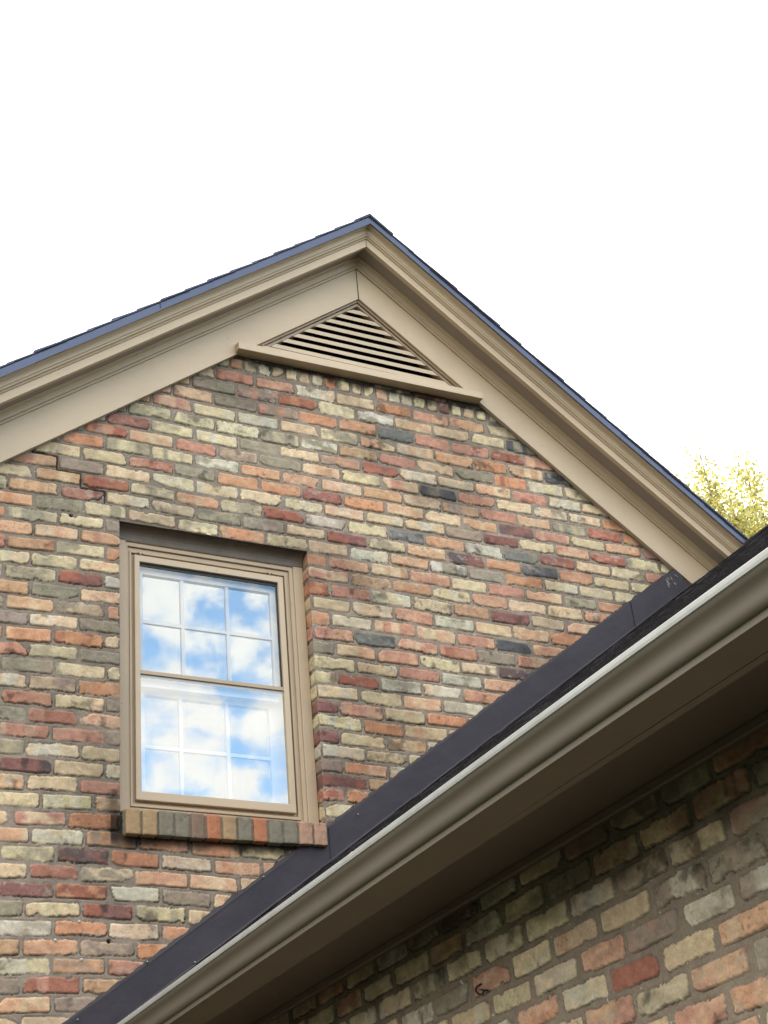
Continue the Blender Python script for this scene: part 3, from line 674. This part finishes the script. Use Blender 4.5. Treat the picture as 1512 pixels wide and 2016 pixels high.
# ------------------------------------------------------------------ lower wing: roof, flashing, gutter, eave
wroof = empty('wing_roof', Vector((3.3, 0, 5.3))-house.location, house)
tag(wroof, 'dark shingle roof of the lower wing seen edge on')
YE = -9.25; XR = 3.31; XE = -.170
b = MB(); zt = lambda x: roof_z(x)-.012
b.poly([(XE, YE, zt(XE)), (XR, YE, zt(XR)), (XR, 0, zt(XR)), (XE, 0, zt(XE)), (XE, YE, zt(XE)-.03), (XR, YE, zt(XR)-.03), (XR, 0, zt(XR)-.03), (XE, 0, zt(XE)-.03)],
       [(0, 1, 2, 3), (7, 6, 5, 4), (0, 4, 5, 1), (1, 5, 6, 2), (2, 6, 7, 3), (3, 7, 4, 0)])
XF = 2*XR-XE
b.poly([(XF, YE, zt(XE)), (XR, YE, zt(XR)), (XR, 6, zt(XR)), (XF, 6, zt(XE)), (XF, YE, zt(XE)-.03), (XR, YE, zt(XR)-.03), (XR, 6, zt(XR)-.03), (XF, 6, zt(XE)-.03)],
       [(0, 1, 2, 3), (7, 6, 5, 4), (0, 4, 5, 1), (1, 5, 6, 2), (2, 6, 7, 3), (3, 7, 4, 0)])
b.build('roof_deck', M_BROWN, wroof)
random.seed(21)
an = math.atan(.7414); ca, sa = math.cos(an), math.sin(an)
b = MB(); Lr = (XR-XE)/ca; s = -.02; row = 0
while s < Lr:
    y = YE + (.15 if row % 2 else 0)+random.uniform(0, .1)
    while y < -.004:
        w = random.choice((.17, .24, .30, .14)); y1 = min(y+w, -.004)
        up = random.uniform(0, .0035); th = random.choice((.004, .006, .0085))
        def P(sv, off, yy): return (XE+sv*ca-off*sa, yy, roof_z(XE)-.010+sv*sa+off*ca)
        s1 = min(s+.26, Lr); js = random.uniform(-.006, .006)
        q = [P(s+js, .004+up, y+.002), P(s+js, .004+up*.6, y1-.002), P(s1, .0, y1-.002), P(s1, 0, y+.002), P(s+js, .004+up+th, y+.002), P(s+js, .004+up*.6+th, y1-.002), P(s1, .004, y1-.002), P(s1, .004, y+.002)]
        b.poly(q, [(0, 1, 2, 3), (7, 6, 5, 4), (0, 4, 5, 1), (1, 5, 6, 2), (2, 6, 7, 3), (3, 7, 4, 0)])
        y = y1
    s += .14; row += 1
b.poly([(XR+.0, YE, zt(XR)+.014), (XF, YE, zt(XE)+.014), (XF, 6, zt(XE)+.014), (XR, 6, zt(XR)+.014)], [(0, 1, 2, 3)])
b.build('shingles', M_SHINW, wroof, recalc=False)
b = MB(); y = YE
while y < -.22:
    prof = [(-.12, -.086), (-.03, -.020), (0, .0), (.03, -.020), (.12, -.086), (.12, -.094), (0, -.010), (-.12, -.094)]
    q = random.uniform(0, .002)
    b.sweep([[(XR+px, y, zt(XR)+.022+q+pz+.004) for px, pz in prof], [(XR+px, min(y+.16, -.22), zt(XR)+.022+pz) for px, pz in prof]]); y += .14
b.build('ridge_cap', M_SHINW, wroof)

# wall flashing with overlapped lengths
flash = empty('wall_flashing', Vector((1.3, -.01, 4))-house.location, house)
tag(flash, 'dark metal flashing strip climbing the gable wall above the lower roof')
def flz(x): return roof_z(x)+.004
random.seed(4)
def flash_piece(xa, xb, y, endcut=0.0, up=.143):
    b = MB(); N = max(int((xb-xa)/.03), 4); top = []; bot = []
    for i in range(N+1):
        x = xa+(xb-xa)*i/N
        w = .0015*math.sin(x*17)+.0010*math.sin(x*41+1)
        top.append((x-(endcut if i == N else 0), flz(x-(endcut if i == N else 0))+up+w)); bot.append((x, flz(x)))
    # slight dish outward toward the foot, then a foot lying on the roof
    rows = []
    for f_, yy in ((1.0, y+.004), (.97, y), (.5, y-.0015), (.06, y-.003), (0, y-.008)):
        rows.append([(t[0]*f_+bo[0]*(1-f_), yy+.0012*math.sin(t[0]*5), t[1]*f_+bo[1]*(1-f_)) for t, bo in zip(top, bot)])
    rows.append([(bo[0], y-.09, bo[1]+.002) for bo in bot])
    n = N+1
    vs_ = [p for r_ in rows for p in r_]
    fs = [(i*n+j, i*n+j+1, (i+1)*n+j+1, (i+1)*n+j) for i in range(len(rows)-1) for j in range(N)]
    b.poly(vs_, fs); o = b.build('flashing_length', M_FLASH, flash, smooth=False)
    sm = o.modifiers.new('thick', 'SOLIDIFY'); sm.thickness = .0012
    return o
flash_piece(-.30, .915, -.010); flash_piece(.865, 2.64, -.0135); flash_piece(2.58, 2.965, -.0165, endcut=.075)
# ragged black sealant along the top edge
b = MB(); random.seed(8); x = -.32
rows_ = []
while x < 2.90:
    jag = random.random()
    hi = .003+.006*random.random()+(.008*random.random() if jag > .86 else 0)
    rows_.append((x, hi)); x += random.uniform(.008, .02)
pt = [(x, flz(x)+.143-.010) for x, h in rows_]; tp = [(x+random.uniform(-.004, .004), flz(x)+.143+h) for x, h in rows_]
n = len(rows_)
b.poly([(p[0], -.0115, p[1]) for p in pt]+[(p[0], -.006, p[1]) for p in tp]+[(p[0], .004, p[1]+.001) for p in tp],
       [(j, j+1, n+j+1, n+j) for j in range(n-1)]+[(n+j, n+j+1, 2*n+j+1, 2*n+j) for j in range(n-1)])
b.build('sealant', M_TAR, flash)
for (px, py) in ((519, 1726), (290, 1893), (384, 1894), (153, 2007), (1230, 1182), (705, 1603)):
    p = on_y(px, py, -.018); b = MB(); r_ = .0032
    rg = [[(p.x+rr*math.cos(t), yy, p.z+rr*math.sin(t)) for t in [i*math.pi/4 for i in range(8)]] for rr, yy in ((r_, -.008), (r_, -.0185), (r_*.6, -.0205))]
    b.sweep(rg); b.build('nail', M_NAIL, flash)
# old sealant residue at the upper end
random.seed(12); b = MB()
for i in range(9):
    cx_ = 2.872+random.uniform(-.045, .020); cz_ = flz(cx_)+random.uniform(.065, .118); L_ = random.uniform(.008, .020); W_ = random.uniform(.003, .008); a_ = R(random.uniform(-75, -20))
    k_ = 7; pts = []
    for j in range(k_):
        t = j/k_*2*math.pi; q = random.uniform(.7, 1.2); dx_ = L_*math.cos(t)*q; dz_ = W_*math.sin(t)*q
        pts.append((cx_+dx_*math.cos(a_)-dz_*math.sin(a_), cz_+dx_*math.sin(a_)+dz_*math.cos(a_)))
    yy = -.0203-.00012*i
    b.sweep([[(x, yy+.004, z) for x, z in pts], [(x, yy, z) for x, z in pts]])
b.build('residue', M_RESID, flash)

# gutter (K-style) along the eave
gut = empty('gutter', Vector((-.24, -4.5, 2.66))-house.location, house); tag(gut, 'brown metal gutter with pale front lip along the eave')
UX = -1.8913; ZB = 1.6
def sweep_y(prof, y0, y1, name, m, parent, N=24, smooth=False, wob=.0):
    b = MB(); rings = []
    for i in range(N+1):
        y = y0+(y1-y0)*i/N; dz = wob*math.sin(y*1.3)+wob*.5*math.sin(y*3.1)
        rings.append([(x, y, z+dz) for x, z in prof])
    b.sweep(rings); return b.build(name, m, parent, smooth=smooth)
def uv(L): return [(UX+u, ZB+v) for u, v in L]
og = [(1.6135, 1.1235), (1.6155, 1.1185), (1.6205, 1.1140), (1.6260, 1.1095), (1.6300, 1.1040), (1.6325, 1.0975), (1.6335, 1.0910), (1.6345, 1.0850), (1.6370, 1.0795), (1.6410, 1.0755), (1.6455, 1.0738), (1.6500, 1.0735), (1.6500, 1.0610)]
inn = [(1.735, 1.0605), (1.735, 1.150), (1.733, 1.150), (1.733, 1.0625), (1.652, 1.0625), (1.652, 1.0715), (1.642, 1.078), (1.6365, 1.090), (1.6355, 1.098), (1.632, 1.106), (1.626, 1.113), (1.6195, 1.119), (1.617, 1.1255)]
sweep_y(uv(og+inn), -.006, YE, 'gutter_trough', M_GUT, gut, wob=.0015, smooth=True).modifiers.new('crease', 'EDGE_SPLIT').split_angle = R(50)
lip = [(1.6135, 1.1238), (1.6100, 1.1245), (1.6090, 1.1300), (1.6095, 1.1375), (1.6115, 1.1405), (1.6200, 1.1400), (1.6210, 1.1365), (1.6160, 1.1360), (1.6160, 1.1258)]
sweep_y(uv(lip), -.006, YE, 'gutter_lip', M_LIP, gut, wob=.0015)
# fascia, drip metal, soffit, frieze
b = MB(); b.box(UX+1.737, UX+1.757, YE, -.01, 2.662, 2.80); b.build('eave_fascia', M_GUT, house)
b = MB(); b.box(UX+1.757, XW+.01, YE+.02, -.01, 2.785, 2.80); b.build('eave_soffit', M_BROWN, house)
b = MB(); b.box(XW-.022, XW-.004, YE+.02, -.01, 2.762, 2.7845); b.build('eave_frieze', M_BROWN, house, bevel=.003)
b = MB(); b.poly([(UX+1.700, YE, roof_z(UX+1.70)-.016), (UX+1.737, YE, 2.802), (UX+1.737, -.01, 2.802), (UX+1.700, -.01, roof_z(UX+1.70)-.016)], [(0, 1, 2, 3)]); b.build('eave_drip_metal', M_FLASH, wroof)
# pencilled letter on a wing brick
b = MB()
gpts = [(1016-72, 1716+232)]
gm = [(945, 1937), (939, 1941), (935.5, 1946), (935.5, 1951), (939, 1955.5), (944, 1958), (948.5, 1956.5), (951, 1952), (949, 1948.5), (943, 1948), (950, 1949), (957.5, 1948.5), (952, 1951.5), (958, 1950)]
P3 = [on_x(x, y, XW-.0055) for x, y in gm]
for a_, c_ in zip(P3[:-1], P3[1:]):
    d = (c_-a_).normalized(); nrm = Vector((0, -d.z, d.y))*.0013; e = d*.0008
    q = [a_-e+nrm, c_+e+nrm, c_+e-nrm, a_-e-nrm]; b.poly([tuple(v) for v in q]+[tuple(v+Vector((.004, 0, 0))) for v in q], [(0, 1, 2, 3), (4, 5, 6, 7), (0, 1, 5, 4), (1, 2, 6, 5), (2, 3, 7, 6), (3, 0, 4, 7)])
b.build('pencil_mark', M_GRAPH, house)

# ------------------------------------------------------------------ fallen leaves on the shingles by the gutter
M_LEAF2 = mat('fallen_leaf', (.55, .42, .16), .7, noise=(40, .6, (.35, .2, .08)))
LP = [(748, 1631), (835, 1558), (868, 1534), (911, 1510), (998, 1441), (690, 1680)]
LL = ['curled yellow leaf nearest the window sill of those in the roof edge', 'small yellow leaf second in from the left end of the leaf row',
      'yellow leaf in the middle of the row on the shingles, lower of a close pair', 'pale leaf on the shingles, upper of a close pair', 'tiny bright leaf on the roof edge farthest from the sill', 'brown speck of a leaf at the lower end of the row']
LL = ['second lowest of the dry leaves lying along the gutter edge of the roof', 'third lowest of the dry leaves lying along the gutter edge of the roof',
      'fourth lowest dry leaf at the gutter edge, lower one of a close pair', 'fifth lowest dry leaf at the gutter edge, upper one of a close pair',
      'highest dry leaf on the gutter edge, farthest from the window sill', 'lowest dry leaf on the gutter edge, just right of the window sill']
random.seed(31)
for (px, py), lab in zip(LP, LL):
    u_ = 1.99; x_ = UX+u_; p = on_x(px, py, x_); y_ = p.y; base = Vector((x_, y_, roof_z(x_)+.002))
    bm = bmesh.new(); n = 8; L_ = random.uniform(.012, .018); W_ = L_*.5; rz = random.uniform(0, 6.28)
    c_ = []
    for i in range(n):
        t = i/n*2*math.pi; r0 = 1 if i % 2 == 0 else .72
        v = Vector((L_*math.cos(t)*r0, W_*math.sin(t)*r0, 0)); v.z = .35*abs(v.x)+.5*abs(v.y)
        v = Matrix.Rotation(rz, 3, 'Z') @ v; v.z += v.x*.74; c_.append(bm.verts.new(v))
    c0 = bm.verts.new((0, 0, 0))
    for i in range(n): bm.faces.new((c_[i], c_[(i+1) % n], c0))
    me = bpy.data.meshes.new('fallen_leaf'); bm.to_mesh(me); bm.free(); me.materials.append(M_LEAF2)
    o = bpy.data.objects.new('fallen_leaf', me); COL.objects.link(o); o.location = base
    sm = o.modifiers.new('t', 'SOLIDIFY'); sm.thickness = .0006
    tag(o, lab, 'leaf', 'fallen leaves along the gutter')

# ------------------------------------------------------------------ trees behind the house
def leaf_mat():
    m = bpy.data.materials.new('yellow_green_leaf'); m.use_nodes = True; nt = m.node_tree; n = nt.nodes; l = nt.links; n.clear()
    out = n.new('ShaderNodeOutputMaterial'); mx = n.new('ShaderNodeMixShader'); mx.inputs[0].default_value = .45
    d = n.new('ShaderNodeBsdfDiffuse'); t = n.new('ShaderNodeBsdfTranslucent')
    g = n.new('ShaderNodeNewGeometry'); cr = n.new('ShaderNodeValToRGB')
    e = cr.color_ramp.elements; e[0].color = (.30, .32, .16, 1); e[1].color = (.78, .71, .30, 1)
    e2 = cr.color_ramp.elements.new(.5); e2.color = (.55, .52, .17, 1)
    l.new(g.outputs['Random Per Island'], cr.inputs[0]); l.new(cr.outputs[0], d.inputs[0]); l.new(cr.outputs[0], t.inputs[0])
    l.new(d.outputs[0], mx.inputs[1]); l.new(t.outputs[0], mx.inputs[2]); l.new(mx.outputs[0], out.inputs[0]); return m
M_LEAF = leaf_mat(); M_BARK = mat('bark', (.22, .19, .15), .9, bump=(30, .8, .01))
def tree(base, top, spires, seed, label, nleaf, group=None):
    """base, crown spires: list of (x,y,ztip,z0,radius)"""
    rnd = random.Random(seed)
    root = empty('birch_tree' if False else 'garden_or_added_tree', base); tag(root, label, 'tree', group)
    b = MB()
    def limb(p0, p1, r0, r1, n=7, wob=.12):
        rings = []; d = (p1-p0)
        for i in range(n+1):
            t = i/n; c = p0+d*t+Vector((math.sin(t*5+p1.x*3), math.cos(t*4+p1.z), 0))*wob*t*(1-t)*2; r = r0+(r1-r0)*t
            rings.append([(c.x+r*math.cos(a), c.y+r*math.sin(a), c.z) for a in [k*math.pi/3 for k in range(6)]])
        b.sweep(rings)
    bl = Vector(base)
    fork = bl+Vector((0, 0, top*.42))
    limb(bl, fork, .17, .11)
    lb = MB()
    for (sx, sy, zt_, z0, rad) in spires:
        tip = Vector((sx, sy, zt_)); limb(fork, tip, .08, .008, 12, .3)
        H = zt_-z0
        nb_ = int(H*7)
        for i in range(nb_):
            t = (i+.5)/nb_; t = t**.85; zc = zt_-H*t
            c0 = fork+(tip-fork)*max(0, min(1, (zc-fork.z)/(tip.z-fork.z)))
            a = rnd.uniform(0, 6.283); rr = rad*(.12+.95*t**.7)*rnd.uniform(.35, 1.1)
            e_ = Vector((c0.x+rr*math.cos(a), c0.y+rr*math.sin(a), zc+rr*rnd.uniform(.1, .7)))
            limb(Vector((c0.x, c0.y, zc)), e_, .014, .004, 4, .06)
            for j in range(int(nleaf*(.25+rr/rad))):
                f_ = rnd.uniform(.15, 1.05); q = Vector((c0.x, c0.y, zc)).lerp(e_, f_)
                q += Vector((rnd.gauss(0, .15), rnd.gauss(0, .15), rnd.gauss(-.03, .14)))
                s_ = rnd.uniform(.030, .058); ax = Vector((rnd.gauss(0, 1), rnd.gauss(0, 1), rnd.gauss(0, 1))).normalized()
                bx_ = ax.orthogonal().normalized(); by_ = ax.cross(bx_)
                lb.poly([q-bx_*s_, q-by_*s_*.55, q+bx_*s_, q+by_*s_*.55], [(0, 1, 2, 3)])
    b.build('trunk', M_BARK, root, smooth=True); lb.build('crown', M_LEAF, root, recalc=False)
def far(px, py, y): p = on_y(px, py, y); return p
YT = 13.0
sp = []
for (px, py, y, h, rad) in ((1376, 888, YT, 2.2, .42), (1466, 903, YT+.3, 2.6, .72), (1436, 975, YT-.3, 2.0, .6), (1350, 950, YT+.2, 1.9, .42), (1560, 900, YT, 3.0, .6), (1500, 1000, YT-.4, 2.4, .7), (1620, 990, YT+.4, 3.0, .8)):
    p = far(px, py, y); sp.append((p.x, p.y, p.z, p.z-h, rad))
bx = sum(s_[0] for s_ in sp)/len(sp)
tree((bx, YT, 0), max(s_[2] for s_ in sp), sp, 7, 'sparse yellow green tree rising behind the dark roof', 165)

# ------------------------------------------------------------------ unseen trees added behind the viewer to block low sky light
M_GREEN = mat('sky_block_tree_dark_green_leaf', (.05, .075, .025), .8)
def sky_block_tree(x, y, h, rad, seed, label):
    rn = np.random.RandomState(seed); root = empty('garden_or_added_tree', (x, y, 0)); tag(root, label, 'tree', 'unseen light-blocking trees behind the viewer')
    b = MB()
    for (x0_, z0_, x1_, z1_, r0, r1) in ((0, 0, 0, h*.5, .28, .2), (0, h*.4, rad*.5, h*.8, .15, .04), (0, h*.4, -rad*.5, h*.75, .15, .04), (0, h*.5, .1, h*.92, .18, .04)):
        b.sweep([[(x+xc+rr*math.cos(a), y+rr*math.sin(a), zc) for a in [k*math.pi/4 for k in range(8)]] for xc, zc, rr in ((x0_, z0_, r0), ((x0_+x1_)/2+.1, (z0_+z1_)/2, (r0+r1)/2), (x1_, z1_, r1))])
    b.build('trunk', M_BARK, root, smooth=True)
    cl = rn.normal(size=(40, 3)); cl /= np.linalg.norm(cl, axis=1)[:, None]; cl *= (rn.rand(40, 1)**.4)*np.array([rad, rad, h*.36]); cl += np.array([x, y, h*.62])
    n = 4200; c = cl[rn.randint(0, 40, n)]+rn.normal(size=(n, 3))*.55*np.array([rad/2.6, rad/2.6, 1]); c[:, 2] = np.maximum(c[:, 2], .5)
    a = rn.normal(size=(n, 3)); a /= np.linalg.norm(a, axis=1)[:, None]; q = np.cross(a, rn.normal(size=(n, 3))); q /= np.linalg.norm(q, axis=1)[:, None]; t = np.cross(a, q); sz = (.13+.12*rn.rand(n, 1))
    V = np.stack([c-q*sz, c-t*sz*.6, c+q*sz, c+t*sz*.6], 1).reshape(-1, 3); b = MB(); b.v = [tuple(v) for v in V]; b.f = [(4*i, 4*i+1, 4*i+2, 4*i+3) for i in range(n)]
    b.build('crown', M_GREEN, root, recalc=False)
TL = ['leftmost', 'second from the left', 'middle', 'second from the right', 'rightmost']
for i, (tx, ty, th_, tr_) in enumerate(((-6, -16.5, 7, 2.8), (-1, -18, 8, 3.0), (3.5, -17, 6.0, 2.6), (8.5, -16, 6.2, 2.8), (13, -14, 8, 3))):
    sky_block_tree(tx, ty, th_, tr_, 40+i, 'unseen round dark green tree added opposite the gable to block low sky light, '+TL[i]+' in its row')

# ------------------------------------------------------------------ ground
M_GRASS = mat('lawn', (.036, .050, .020), .95, noise=(1.5, .7, (.055, .06, .028)), bump=(40, .8, .02))
b = MB(); b.box(-400, 400, -400, 400, -.5, 0); g = b.build('ground', M_GRASS); tag(g, kind='structure')
